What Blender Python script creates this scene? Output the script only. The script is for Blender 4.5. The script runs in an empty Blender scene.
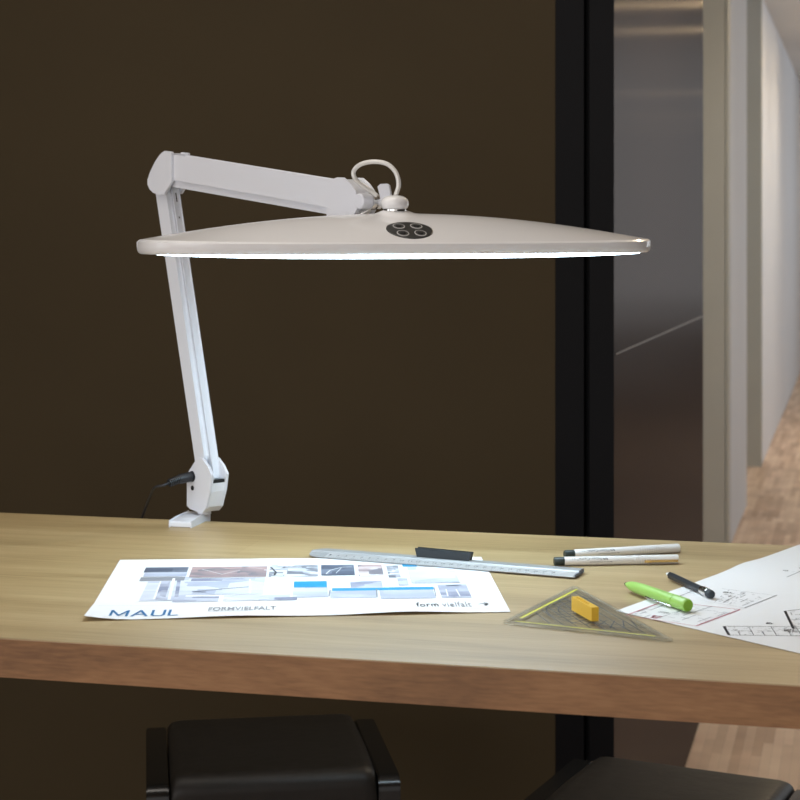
import bpy, bmesh, math, random
from mathutils import Vector, Matrix
random.seed(4)
S = bpy.context.scene
C = S.collection
PI = math.pi

# ---------------------------------------------------------------- camera, world, lights, exposure
F = 1758.0                      # focal length in pixels (800 px frame)
CAMZ = 1.42                     # eye height
DESK = 1.03                     # desk top height
cam = bpy.data.cameras.new('camera')
cam.lens = F * 36 / 800
cam.sensor_width = 36
cam.shift_y = -(400 - 222) / 800
cam.clip_start = 0.05
cam.dof.use_dof = True
cam.dof.focus_distance = 1.98
cam.dof.aperture_fstop = 14
camo = bpy.data.objects.new('camera', cam)
camo.location = (0, 0, CAMZ)
camo.rotation_euler = (PI / 2, 0, 0)
C.objects.link(camo)
S.camera = camo
S.view_settings.view_transform = 'Standard'
S.view_settings.look = 'None'
S.view_settings.exposure = 0
S.view_settings.gamma = 1
S.view_settings.use_curve_mapping = False

w = bpy.data.worlds.new('world')
w.use_nodes = True
w.node_tree.nodes['Background'].inputs[0].default_value = (1.0, 0.95, 0.92, 1)
w.node_tree.nodes['Background'].inputs[1].default_value = 0.75
S.world = w


def area(name, loc, target, sx, sy, power, col):
    l = bpy.data.lights.new(name, 'AREA')
    l.shape = 'RECTANGLE'
    l.size = sx
    l.size_y = sy
    l.energy = power
    l.color = col
    o = bpy.data.objects.new(name, l)
    o.location = loc
    d = Vector(target) - Vector(loc)
    o.rotation_euler = d.to_track_quat('-Z', 'Y').to_euler()
    C.objects.link(o)
    return o


area('camera_side_fill', (-1.9, -1.4, 2.1), (-0.2, 2.0, 1.3), 3.0, 2.2, 66, (1.0, 0.96, 0.95))  # added soft fill behind the camera
area('left_fill', (-2.7, 0.9, 1.5), (-0.2, 2.3, 1.2), 1.4, 1.3, 11, (0.97, 0.98, 1.0))  # added fill that brightens the left faces of the lamp arms
area('overhead_fill', (-0.6, 1.9, 2.70), (-0.6, 1.9, 0), 1.4, 0.6, 13, (1.0, 0.93, 0.84))  # added overhead fill for the lamp shade and desk, no fixture there
SL = 0.263                      # direction of the corridor and of the back wall
CD = Vector((SL, 1, 0)).normalized()
WE = Vector((1, -SL, 0)).normalized()


def cor(c, D, z=0):             # point at lateral offset c of the corridor line, depth D
    return Vector((c + SL * D, D, z))


# added cool fills facing the corridor walls, standing in for daylight; no windows there
for D, pw in ((5.5, 24), (10.0, 30), (14.0, 34)):
    p = cor(2.2, D, 1.7)
    area('corridor_fill', p, p - WE, 2.2, 1.9, pw, (0.90, 0.95, 1.0))
DOWN = (3.7, 6.6, 10.2, 11.6, 17.3, 21.1, 24.1)  # nearest entry is an added fill for the greige post and floor
for D in DOWN:
    l = bpy.data.lights.new('downlight_spot', 'SPOT')
    l.energy = 48 if D > 4 else 55
    l.color = (1.0, 0.93, 0.84)
    l.spot_size = math.radians(150)
    l.spot_blend = 1.0
    l.shadow_soft_size = 0.06
    o = bpy.data.objects.new('downlight_spot', l)
    o.location = cor(0.25, D, 2.715)
    C.objects.link(o)

# ---------------------------------------------------------------- helpers


def px(x, y, D):
    return Vector(((x - 400) * D / F, D, CAMZ - (y - 222) * D / F))


def pd(x, y, z=DESK):           # point on the horizontal plane z seen at pixel x, y
    D = (CAMZ - z) * F / (y - 222)
    return Vector(((x - 400) * D / F, D, z))


def mat(name, col, rough=0.5, metal=0.0, spec=0.5, emit=None, es=0, coat=0, trans=0, alpha=1, noise=0, nscale=20, bump=0):
    m = bpy.data.materials.new(name)
    m.use_nodes = True
    nt = m.node_tree
    b = nt.nodes['Principled BSDF']
    b.inputs['Base Color'].default_value = (*col, 1)
    b.inputs['Roughness'].default_value = rough
    b.inputs['Metallic'].default_value = metal
    b.inputs['Specular IOR Level'].default_value = spec
    b.inputs['Coat Weight'].default_value = coat
    b.inputs['Coat Roughness'].default_value = 0.06
    b.inputs['Transmission Weight'].default_value = trans
    b.inputs['Alpha'].default_value = alpha
    if emit:
        b.inputs['Emission Color'].default_value = (*emit, 1)
        b.inputs['Emission Strength'].default_value = es
    if noise or bump:
        tc = nt.nodes.new('ShaderNodeTexCoord')
        n = nt.nodes.new('ShaderNodeTexNoise')
        n.inputs['Scale'].default_value = nscale
        n.inputs['Detail'].default_value = 5
        nt.links.new(tc.outputs['Object'], n.inputs['Vector'])
        if noise:
            r = nt.nodes.new('ShaderNodeValToRGB')
            r.color_ramp.elements[0].position = 0.3
            r.color_ramp.elements[1].position = 0.7
            r.color_ramp.elements[0].color = (*[c * (1 - noise) for c in col], 1)
            r.color_ramp.elements[1].color = (*[min(1, c * (1 + noise)) for c in col], 1)
            nt.links.new(n.outputs['Fac'], r.inputs['Fac'])
            nt.links.new(r.outputs['Color'], b.inputs['Base Color'])
        if bump:
            bp = nt.nodes.new('ShaderNodeBump')
            bp.inputs['Strength'].default_value = bump
            bp.inputs['Distance'].default_value = 0.002
            nt.links.new(n.outputs['Fac'], bp.inputs['Height'])
            nt.links.new(bp.outputs['Normal'], b.inputs['Normal'])
    return m


def wood(name, c0, c1, c2, ang, rough=0.4, plank=0.095, long=1.3, spec=0.5, stretch=1.0):
    """oak: boards along local x after turning by ang; fine stretched grain"""
    m = bpy.data.materials.new(name)
    m.use_nodes = True
    nt = m.node_tree
    N, L = nt.nodes, nt.links
    b = N['Principled BSDF']
    b.inputs['Roughness'].default_value = rough
    b.inputs['Specular IOR Level'].default_value = spec
    tc = N.new('ShaderNodeTexCoord')
    mp = N.new('ShaderNodeMapping')
    mp.inputs['Rotation'].default_value = (0, 0, ang)
    mp.inputs['Location'].default_value = (20.3, 20.02, 0)
    L.new(tc.outputs['Object'], mp.inputs['Vector'])

    def noise(scale, sx, sy, sz, det, dist=0.0):
        q = N.new('ShaderNodeMapping')
        q.inputs['Scale'].default_value = (sx, sy, sz)
        L.new(mp.outputs[0], q.inputs[0])
        n = N.new('ShaderNodeTexNoise')
        n.inputs['Scale'].default_value = scale
        n.inputs['Detail'].default_value = det
        n.inputs['Distortion'].default_value = dist
        L.new(q.outputs[0], n.inputs['Vector'])
        return n
    n1 = noise(3.0, 0.5 * stretch, 7, 7, 4, 0.6)
    n2 = noise(12, 0.9 * stretch, 28, 28, 6, 0.3)
    br = N.new('ShaderNodeTexBrick')
    br.inputs['Scale'].default_value = 1
    br.inputs['Brick Width'].default_value = long
    br.inputs['Row Height'].default_value = plank
    br.inputs['Mortar Size'].default_value = 0.0006
    br.inputs['Mortar Smooth'].default_value = 0.2
    br.inputs['Color1'].default_value = (0.35, 0.35, 0.35, 1)
    br.inputs['Color2'].default_value = (0.65, 0.65, 0.65, 1)
    br.inputs['Mortar'].default_value = (0.3, 0.3, 0.3, 1)
    L.new(mp.outputs[0], br.inputs['Vector'])
    a = N.new('ShaderNodeMath'); a.operation = 'MULTIPLY'; a.inputs[1].default_value = 0.55
    L.new(n1.outputs['Fac'], a.inputs[0])
    a2 = N.new('ShaderNodeMath'); a2.operation = 'MULTIPLY_ADD'; a2.inputs[1].default_value = 0.35
    L.new(n2.outputs['Fac'], a2.inputs[0]); L.new(a.outputs[0], a2.inputs[2])
    a3 = N.new('ShaderNodeMath'); a3.operation = 'MULTIPLY_ADD'; a3.inputs[1].default_value = 0.30
    L.new(br.outputs['Color'], a3.inputs[0]); L.new(a2.outputs[0], a3.inputs[2])
    r = N.new('ShaderNodeValToRGB')
    e = r.color_ramp.elements
    e[0].position = 0.43; e[0].color = (*c0, 1)
    e[1].position = 0.77; e[1].color = (*c2, 1)
    k = e.new(0.60); k.color = (*c1, 1)
    L.new(a3.outputs[0], r.inputs['Fac'])
    L.new(r.outputs['Color'], b.inputs['Base Color'])
    bp = N.new('ShaderNodeBump')
    bp.inputs['Strength'].default_value = 0.15
    bp.inputs['Distance'].default_value = 0.0006
    L.new(n2.outputs['Fac'], bp.inputs['Height'])
    L.new(bp.outputs['Normal'], b.inputs['Normal'])
    return m


M = {}
M['white'] = mat('white_lacquer', (0.69, 0.71, 0.77), 0.32, coat=0.4)
M['white_head'] = mat('white_gloss_plastic', (0.78, 0.78, 0.79), 0.25, coat=0.5)
M['diffuser'] = mat('light_diffuser', (0.9, 0.95, 1), 0.4, emit=(0.69, 0.88, 1.0), es=12.5)
M['chrome'] = mat('chrome', (0.75, 0.74, 0.72), 0.12, metal=1)
M['cable_clear'] = mat('glossy_cable_jacket', (0.66, 0.65, 0.62), 0.15, coat=1)
M['black_pl'] = mat('black_plastic', (0.012, 0.014, 0.018), 0.4)
M['blackhole'] = mat('dark_hole', (0.005, 0.005, 0.005), 0.8)
M['panel_dark'] = mat('control_plate_dark', (0.03, 0.031, 0.03), 0.35)
M['ring'] = mat('silver_print', (0.42, 0.42, 0.42), 0.4)
M['wall'] = mat('brown_wall_paint', (0.052, 0.037, 0.0175), 0.75, spec=0.2, noise=0.06, nscale=3, bump=0.05)
M['post'] = mat('black_frame', (0.004, 0.004, 0.005), 0.6, spec=0.12)
M['white_wall'] = mat('corridor_white_paint', (0.60, 0.61, 0.635), 0.75, noise=0.02, nscale=2)
M['grey_frame'] = mat('greige_frame_paint', (0.48, 0.49, 0.455), 0.4, noise=0.03, nscale=3)
M['ceil'] = mat('ceiling_paint', (0.60, 0.58, 0.55), 0.85, noise=0.02, nscale=2)
M['warm_lamp'] = mat('warm_downlight', (1, 0.8, 0.5), 0.5, emit=(1.0, 0.74, 0.42), es=150)
M['leather'] = mat('black_leather', (0.014, 0.012, 0.010), 0.45, spec=0.25, noise=0.15, nscale=60, bump=0.25)
M['blacklac'] = mat('black_lacquer_frame', (0.006, 0.006, 0.006), 0.22)
M['paper'] = mat('white_paper', (0.78, 0.79, 0.81), 0.7, noise=0.01, nscale=9)
M['alu'] = mat('satin_aluminium', (0.37, 0.375, 0.385), 0.4, metal=0.25, noise=0.04, nscale=80)
M['alu_scale'] = mat('satin_scale_face', (0.60, 0.60, 0.60), 0.45, metal=0.6)
M['ink'] = mat('black_ink', (0.04, 0.045, 0.055), 0.6)
M['inkgrey'] = mat('grey_ink', (0.25, 0.26, 0.29), 0.6)
M['inklight'] = mat('light_grey_ink', (0.56, 0.57, 0.60), 0.6)
M['blueink'] = mat('blue_ink', (0.01, 0.14, 0.34), 0.6)
M['cyan'] = mat('cyan_print', (0.01, 0.27, 0.52), 0.6)
M['pinkline'] = mat('crimson_ink', (0.50, 0.09, 0.15), 0.6)
ac = bpy.data.materials.new('clear_acrylic')
ac.use_nodes = True
an, al_ = ac.node_tree.nodes, ac.node_tree.links
an.remove(an['Principled BSDF'])
tr_ = an.new('ShaderNodeBsdfTransparent'); tr_.inputs[0].default_value = (0.95, 0.96, 0.96, 1)
dd = an.new('ShaderNodeBsdfDiffuse'); dd.inputs[0].default_value = (0.40, 0.41, 0.40, 1)
gg = an.new('ShaderNodeBsdfGlossy'); gg.inputs['Roughness'].default_value = 0.06
lw_ = an.new('ShaderNodeLayerWeight'); lw_.inputs[0].default_value = 0.5
fr_ = an.new('ShaderNodeMath'); fr_.operation = 'POWER'; fr_.inputs[1].default_value = 7
al_.new(lw_.outputs['Facing'], fr_.inputs[0])
fr2 = an.new('ShaderNodeMath'); fr2.operation = 'MULTIPLY_ADD'; fr2.inputs[1].default_value = 0.25; fr2.inputs[2].default_value = 0.05
al_.new(fr_.outputs[0], fr2.inputs[0])
m1 = an.new('ShaderNodeMixShader'); m1.inputs[0].default_value = 0.05
m2 = an.new('ShaderNodeMixShader')
al_.new(tr_.outputs[0], m1.inputs[1]); al_.new(dd.outputs[0], m1.inputs[2])
al_.new(fr2.outputs[0], m2.inputs[0]); al_.new(m1.outputs[0], m2.inputs[1]); al_.new(gg.outputs[0], m2.inputs[2])
al_.new(m2.outputs[0], an['Material Output'].inputs['Surface'])
M['acryl'] = ac
M['yellowink'] = mat('yellow_scale_band', (0.62, 0.62, 0.04), 0.5)
M['yellow'] = mat('orange_yellow_plastic', (0.80, 0.50, 0.05), 0.35)
M['penwhite'] = mat('light_grey_pen_barrel', (0.68, 0.66, 0.64), 0.35)
M['penblack'] = mat('dark_green_black_plug', (0.02, 0.03, 0.028), 0.4)
M['gold'] = mat('gold_clip', (0.80, 0.62, 0.33), 0.25, metal=1)
M['green'] = mat('lime_green_plastic', (0.32, 0.58, 0.13), 0.38)
M['green_d'] = mat('darker_green_end', (0.20, 0.42, 0.02), 0.45)
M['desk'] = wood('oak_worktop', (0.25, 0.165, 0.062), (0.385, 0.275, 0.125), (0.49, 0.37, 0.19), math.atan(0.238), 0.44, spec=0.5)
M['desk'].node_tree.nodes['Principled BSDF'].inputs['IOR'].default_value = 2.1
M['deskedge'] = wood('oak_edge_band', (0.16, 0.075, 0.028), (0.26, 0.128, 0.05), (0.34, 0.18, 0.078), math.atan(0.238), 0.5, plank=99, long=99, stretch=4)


def print_mat(name, c0, c1, scale, seed, c2=None):
    """a printed photograph: soft patches of ink"""
    m = bpy.data.materials.new(name)
    m.use_nodes = True
    nt = m.node_tree
    N, L = nt.nodes, nt.links
    b = N['Principled BSDF']
    b.inputs['Roughness'].default_value = 0.55
    tc = N.new('ShaderNodeTexCoord')
    mp = N.new('ShaderNodeMapping')
    mp.inputs['Location'].default_value = (seed, seed * 2.3, 0)
    mp.inputs['Scale'].default_value = (0.6, 1.0, 1)
    L.new(tc.outputs['Object'], mp.inputs[0])
    n = N.new('ShaderNodeTexVoronoi')
    n.distance = 'CHEBYCHEV'
    n.inputs['Scale'].default_value = scale
    L.new(mp.outputs[0], n.inputs['Vector'])
    n2 = N.new('ShaderNodeTexNoise')
    n2.inputs['Scale'].default_value = scale * 0.8
    L.new(mp.outputs[0], n2.inputs['Vector'])
    mx = N.new('ShaderNodeMixRGB')
    mx.inputs[0].default_value = 0.5
    L.new(n.outputs['Color'], mx.inputs[1]); L.new(n2.outputs['Fac'], mx.inputs[2])
    r = N.new('ShaderNodeValToRGB')
    e = r.color_ramp.elements
    e[0].position = 0.35; e[0].color = (*c0, 1)
    e[1].position = 0.6; e[1].color = (*c1, 1)
    if c2:
        k = e.new(0.7); k.color = (*c2, 1)
    L.new(mx.outputs[0], r.inputs[0])
    L.new(r.outputs[0], b.inputs['Base Color'])
    return m


M['ph_lav'] = print_mat('lavender_print', (0.22, 0.24, 0.34), (0.50, 0.53, 0.63), 40, 1)
M['ph_lav2'] = print_mat('pale_blue_print', (0.40, 0.44, 0.56), (0.64, 0.67, 0.75), 30, 4)
M['ph_red'] = print_mat('rosy_print', (0.20, 0.19, 0.22), (0.48, 0.33, 0.32), 60, 2, (0.7, 0.7, 0.74))
M['ph_dark'] = print_mat('slate_print', (0.09, 0.11, 0.16), (0.19, 0.22, 0.29), 50, 3)
M['ph_mix'] = print_mat('grey_mixed_print', (0.18, 0.19, 0.23), (0.60, 0.62, 0.68), 90, 5, (0.75, 0.77, 0.8))


def link(name, me, m, parent=None, loc=None, smooth=False):
    me.materials.append(m)
    o = bpy.data.objects.new(name, me)
    C.objects.link(o)
    if smooth:
        for p in me.polygons:
            p.use_smooth = True
    if parent is not None:
        o.parent = parent
        off = parent.get('_o')
        if off is None:
            off = Vector((0, 0, 0))
            q = parent
            while q is not None:
                off = off + q.location
                q = q.parent
        me.transform(Matrix.Translation(-Vector(off)))
    elif loc is not None:
        me.transform(Matrix.Translation(-Vector(loc)))
        o.location = loc
    return o


def build(name, bm, m, parent=None, loc=None, smooth=False, auto=None):
    bmesh.ops.recalc_face_normals(bm, faces=bm.faces)
    me = bpy.data.meshes.new(name)
    bm.to_mesh(me)
    bm.free()
    if auto is not None:
        for p in me.polygons:
            p.use_smooth = True
        me.set_sharp_from_angle(angle=math.radians(auto))
        smooth = False
        o = link(name, me, m, parent, loc, False)
        return o
    return link(name, me, m, parent, loc, smooth)


def thing(name, loc, label, cat, group=None):
    o = bpy.data.objects.new(name, None)
    o.empty_display_size = 0.05
    o.location = loc
    C.objects.link(o)
    return tag(o, label, cat, group)


def tag(o, label, cat, group=None, kind=None):
    o['label'] = label
    o['category'] = cat
    if group:
        o['group'] = group
    if kind:
        o['kind'] = kind
    return o


def struct(o):
    o['kind'] = 'structure'
    return o


def prism(bm, pts, off):
    """polygon (list of Vectors) extruded by vector off"""
    off = Vector(off)
    a = [bm.verts.new(p) for p in pts]
    b = [bm.verts.new(Vector(p) + off) for p in pts]
    bm.faces.new(a)
    bm.faces.new(b[::-1])
    n = len(pts)
    for i in range(n):
        bm.faces.new((a[i], a[(i + 1) % n], b[(i + 1) % n], b[i]))
    return a + b


def bevel(bm, w, seg=2, ang=30):
    bm.normal_update()
    es = [e for e in bm.edges if len(e.link_faces) == 2 and e.calc_face_angle(0) > math.radians(ang)]
    bmesh.ops.bevel(bm, geom=es, offset=w, segments=seg, affect='EDGES', clamp_overlap=True)


def obox(bm, o, ax, ay, az):
    """box from corner o with edge vectors"""
    o, ax, ay, az = map(Vector, (o, ax, ay, az))
    return prism(bm, [o, o + ax, o + ax + ay, o + ay], az)


def tube(bm, pts, rad, n=12, caps=True):
    pts = [Vector(p) for p in pts]
    rads = rad if isinstance(rad, (list, tuple)) else [rad] * len(pts)
    rings = []
    up = None
    for i, p in enumerate(pts):
        t = (pts[min(i + 1, len(pts) - 1)] - pts[max(i - 1, 0)]).normalized()
        if up is None:
            up = t.orthogonal().normalized()
        up = (up - t * up.dot(t)).normalized()
        s = t.cross(up)
        rings.append([bm.verts.new(p + (up * math.cos(2 * PI * k / n) + s * math.sin(2 * PI * k / n)) * rads[i]) for k in range(n)])
    for a, b in zip(rings, rings[1:]):
        for k in range(n):
            bm.faces.new((a[k], a[(k + 1) % n], b[(k + 1) % n], b[k]))
    if caps:
        bm.faces.new(rings[0][::-1])
        bm.faces.new(rings[-1])


def rod(bm, p, q, prof, n=24):
    """solid of revolution along p>q ; prof = list of (fraction or metres t in 0..1, radius)"""
    p, q = Vector(p), Vector(q)
    d = (q - p)
    t = d.normalized()
    up = t.orthogonal().normalized()
    s = t.cross(up)
    rings = []
    for f, r in prof:
        c = p + d * f
        rings.append([bm.verts.new(c + (up * math.cos(2 * PI * k / n) + s * math.sin(2 * PI * k / n)) * max(r, 1e-5)) for k in range(n)])
    for a, b in zip(rings, rings[1:]):
        for k in range(n):
            bm.faces.new((a[k], a[(k + 1) % n], b[(k + 1) % n], b[k]))
    bm.faces.new(rings[0][::-1])
    bm.faces.new(rings[-1])


def catmull(pts, sub=8):
    P = [Vector(p) for p in pts]
    P = [P[0] * 2 - P[1]] + P + [P[-1] * 2 - P[-2]]
    out = []
    for i in range(1, len(P) - 2):
        for k in range(sub):
            t = k / sub
            a, b, c, d = P[i - 1:i + 3]
            out.append(0.5 * ((2 * b) + (c - a) * t + (2 * a - 5 * b + 4 * c - d) * t * t + (3 * b - a - 3 * c + d) * t ** 3))
    out.append(P[-2])
    return out


def quad(bm, pts):
    bm.faces.new([bm.verts.new(Vector(p)) for p in pts])


def text_mesh(s, bold=0.0, spacing=1.0):
    """flat letters; returns vertices, faces with x in 0..1 and y in 0..1"""
    cu = bpy.data.curves.new('lettering', 'FONT')
    cu.body = s
    cu.offset = bold
    cu.space_character = spacing
    cu.resolution_u = 3
    ob = bpy.data.objects.new('lettering', cu)
    C.objects.link(ob)
    dg = bpy.context.evaluated_depsgraph_get()
    me = bpy.data.meshes.new_from_object(ob.evaluated_get(dg))
    bpy.data.objects.remove(ob)
    xs = [v.co.x for v in me.vertices]
    ys = [v.co.y for v in me.vertices]
    x0, x1, y0, y1 = min(xs), max(xs), min(ys), max(ys)
    for v in me.vertices:
        v.co = ((v.co.x - x0) / (x1 - x0), (v.co.y - y0) / (y1 - y0), 0)
    return me


# ---------------------------------------------------------------- setting: floor, ceiling, walls, corridor
def parquet():
    m = bpy.data.materials.new('strip_parquet')
    m.use_nodes = True
    nt = m.node_tree
    N, L = nt.nodes, nt.links
    b = N['Principled BSDF']
    b.inputs['Roughness'].default_value = 0.45
    tc = N.new('ShaderNodeTexCoord')
    mp = N.new('ShaderNodeMapping')
    mp.inputs['Rotation'].default_value = (0, 0, PI / 2 + math.atan(SL))
    L.new(tc.outputs['Object'], mp.inputs[0])
    br = N.new('ShaderNodeTexBrick')
    br.offset = 0.37
    br.inputs['Scale'].default_value = 1
    br.inputs['Brick Width'].default_value = 0.34
    br.inputs['Row Height'].default_value = 0.026
    br.inputs['Mortar Size'].default_value = 0.0002
    br.inputs['Color1'].default_value = (0.42, 0.28, 0.19, 1)
    br.inputs['Color2'].default_value = (0.64, 0.48, 0.36, 1)
    br.inputs['Mortar'].default_value = (0.2, 0.15, 0.11, 1)
    L.new(mp.outputs[0], br.inputs[0])
    n = N.new('ShaderNodeTexNoise')
    n.inputs['Scale'].default_value = 5
    L.new(mp.outputs[0], n.inputs[0])
    mx = N.new('ShaderNodeMixRGB')
    mx.blend_type = 'OVERLAY'
    mx.inputs[0].default_value = 0.4
    L.new(br.outputs[0], mx.inputs[1])
    L.new(n.outputs['Fac'], mx.inputs[2])
    L.new(mx.outputs[0], b.inputs['Base Color'])
    return m


bm = bmesh.new()
obox(bm, (-3.0, -3.0, -0.1), (12.5, 0, 0), (0, 33, 0), (0, 0, 0.1))
struct(build('floor', bm, parquet()))
bm = bmesh.new()
obox(bm, (-3.0, -3.0, 2.74), (12.5, 0, 0), (0, 33, 0), (0, 0, 0.1))
struct(build('ceiling', bm, M['ceil']))
bm = bmesh.new()
obox(bm, (-3.1, -3.0, 0), (0.1, 0, 0), (0, 7.4, 0), (0, 0, 2.74))
struct(build('wall_left', bm, M['wall']))

PC = -0.462                                    # corridor line of the metal panel
K = cor(PC, 3.27)                              # corner where the back wall meets the panel


def wallbox(name, a, b, thick, z0, z1, m):
    bm = bmesh.new()
    a = Vector(a); a.z = z0
    b = Vector(b); b.z = z0
    prism(bm, [a, b, b + Vector(thick), a + Vector(thick)], (0, 0, z1 - z0))
    return struct(build(name, bm, m))


def wp(t):                                     # point on back wall, t metres left of the corner K
    return K - WE * t


POST = 0.110
wallbox('wall_back', wp(POST + 0.0005), wp(3.7), CD * 0.15, 0, 2.74, M['wall'])
# black framing between wall and panel (two uprights and the groove between them), door frame like
bm = bmesh.new()
z = Vector((0, 0, 2.74))
t1, t2 = 0.0455, 0.0565
prism(bm, [wp(0), wp(t1), wp(t1) + CD * 0.05, wp(0.041) + CD * 0.05, wp(0.041) + CD * 0.001, wp(0) + CD * 0.0003], z)
prism(bm, [wp(t2), wp(POST), wp(POST) + CD * 0.05, wp(t2) + CD * 0.05], z)
prism(bm, [wp(t1) + CD * 0.03, wp(t2) + CD * 0.03, wp(t2) + CD * 0.05, wp(t1) + CD * 0.05], z)
struct(build('trim_1', bm, M['post']))
# the bronze-grey metal panel along the corridor
mp = bpy.data.materials.new('brushed_bronze_metal')
mp.use_nodes = True
nt = mp.node_tree
nt.nodes.remove(nt.nodes['Principled BSDF'])
df = nt.nodes.new('ShaderNodeBsdfDiffuse'); df.inputs[0].default_value = (0.030, 0.023, 0.021, 1)
gl_ = nt.nodes.new('ShaderNodeBsdfAnisotropic'); gl_.inputs['Color'].default_value = (0.125, 0.118, 0.115, 1)
gl_.inputs['Roughness'].default_value = 0.22
gl_.inputs['Anisotropy'].default_value = 0.6
tg = nt.nodes.new('ShaderNodeCombineXYZ'); tg.inputs[2].default_value = 1.0
nt.links.new(tg.outputs[0], gl_.inputs['Tangent'])
ad = nt.nodes.new('ShaderNodeAddShader')
nt.links.new(df.outputs[0], ad.inputs[0]); nt.links.new(gl_.outputs[0], ad.inputs[1])
nt.links.new(ad.outputs[0], nt.nodes['Material Output'].inputs['Surface'])
pe = cor(PC, 5.10)
k2 = K + CD * 0.0005
wallbox('wall_panel', k2 + CD * 0.007, pe, WE * -0.04, 0, 2.74, mp)
wallbox('trim_3', k2, k2 + CD * 0.0065, WE * -0.04, 0, 2.74, mp)
# thin pale strip on the panel, slightly inclined
bm = bmesh.new()
a = cor(PC, 3.29) + WE * 0.0004; a.z = CAMZ - (355 - 222) * 3.29 / F
c = cor(PC, 5.09) + WE * 0.0004; c.z = CAMZ - (317 - 222) * 5.09 / F
prism(bm, [a, c, c + Vector((0, 0, 0.006)), a + Vector((0, 0, 0.0035))], WE * 0.001)
struct(build('trim_4', bm, mat('pale_strip', (0.14, 0.13, 0.12), 0.5)))

# the panel ends free; beyond a side opening the corridor wall starts with a greige door post
WB = -0.580
p0 = cor(WB, 7.64)
wallbox('trim_5', p0 - WE * 0.016, p0 - WE * 0.60, CD * 0.10, 0, 2.74, M['grey_frame'])
wallbox('trim_6', p0, p0 - WE * 0.013, CD * 0.06, 0, 2.74, M['grey_frame'])
wallbox('wall_side_opening', cor(-1.25, 4.2), cor(-1.25, 7.6), WE * -0.1, 0, 2.74, M['white_wall'])
wallbox('wall_corridor_front', cor(WB, 7.76), cor(WB, 8.82), WE * -0.12, 0, 2.74, M['white_wall'])
wallbox('wall_corridor_back', cor(WB - 0.008, 10.27), cor(WB - 0.008, 26), WE * -0.25, 0, 2.74, M['white_wall'])
# recess with a grey door between them
wallbox('door_1', cor(WB - 0.16, 8.82), cor(WB - 0.16, 10.26), WE * -0.05, 0, 2.2, M['grey_frame'])
wallbox('trim_7', cor(WB - 0.16, 8.82), cor(WB - 0.16, 10.26), WE * -0.05, 2.2, 2.74, M['white_wall'])
wallbox('trim_8', cor(WB - 0.16, 10.20), cor(WB - 0.004, 10.20), CD * 0.065, 0, 2.74, M['grey_frame'])
wallbox('wall_corridor_end', cor(WB - 0.2, 26.0), cor(3.0, 25.2), CD * 0.1, 0, 2.74, M['white_wall'])
wallbox('wall_right', cor(2.3, -2), cor(2.3, 25.2), WE * 0.1, 0, 2.74, mat('dark_taupe_wall', (0.05, 0.043, 0.04), 0.7))
# warm downlights of the corridor, mirrored in the panel, plus the added nearest one
dl = None
for i, D in enumerate(DOWN):
    p = cor(0.25, D, 2.74)
    if dl is None:
        dl = thing('ceiling_downlight', p, 'warm recessed round downlight in the corridor ceiling', 'ceiling light', 'corridor downlights')
        bm = bmesh.new()
        rod(bm, p - Vector((0, 0, 0.014)), p - Vector((0, 0, 0.001)), ((0, 0.085), (0.6, 0.095), (1, 0.095)), 28)
        build('trim_ring', bm, M['white'], dl, auto=40)
        bm = bmesh.new()
        rod(bm, p - Vector((0, 0, 0.018)), p - Vector((0, 0, 0.0145)), ((0, 0.07), (1, 0.075)), 28)
        build('lamp_lens', bm, M['warm_lamp'], dl, auto=40)
        kids = list(dl.children)
    else:
        c = dl.copy(); c.location = p; C.objects.link(c)
        for ch in kids:
            g = ch.copy(); g.parent = c; C.objects.link(g)

# ---------------------------------------------------------------- desk
DS = 0.238
DE = Vector((1, -DS, 0)).normalized()
DP = Vector((DS, 1, 0)).normalized()
DEP = (2.230 - 1.558) / math.sqrt(1 + DS * DS)


def dk(e, p, z=DESK):           # desk frame: e along the desk, p away from the camera, 0 at the back edge
    v = Vector((0, 2.230, 0)) + DE * e + DP * p
    v.z = z
    return v


TH = 0.0365
desk = thing('desk', dk(0, -DEP / 2, 0), 'long high oak desk with thick brown front edge carrying the lamp and drawings', 'desk')
bm = bmesh.new()
obox(bm, dk(-1.15, -DEP + 0.003, DESK - TH), DE * 2.3, DP * (DEP - 0.003), (0, 0, TH))
bevel(bm, 0.0015, 2)
build('tabletop', bm, M['desk'], desk)
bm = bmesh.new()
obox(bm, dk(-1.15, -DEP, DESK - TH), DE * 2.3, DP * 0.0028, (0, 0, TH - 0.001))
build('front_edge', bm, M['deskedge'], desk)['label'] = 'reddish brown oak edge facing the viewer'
for e0 in (-1.10, 1.04):
    for p0 in (-DEP + 0.05, -0.11):
        bm = bmesh.new()
        obox(bm, dk(e0, p0, 0), DE * 0.06, DP * 0.06, (0, 0, DESK - TH))
        bevel(bm, 0.003)
        build('leg', bm, M['blacklac'], desk)

# ---------------------------------------------------------------- bar stools
SEAT = 0.62


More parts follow.
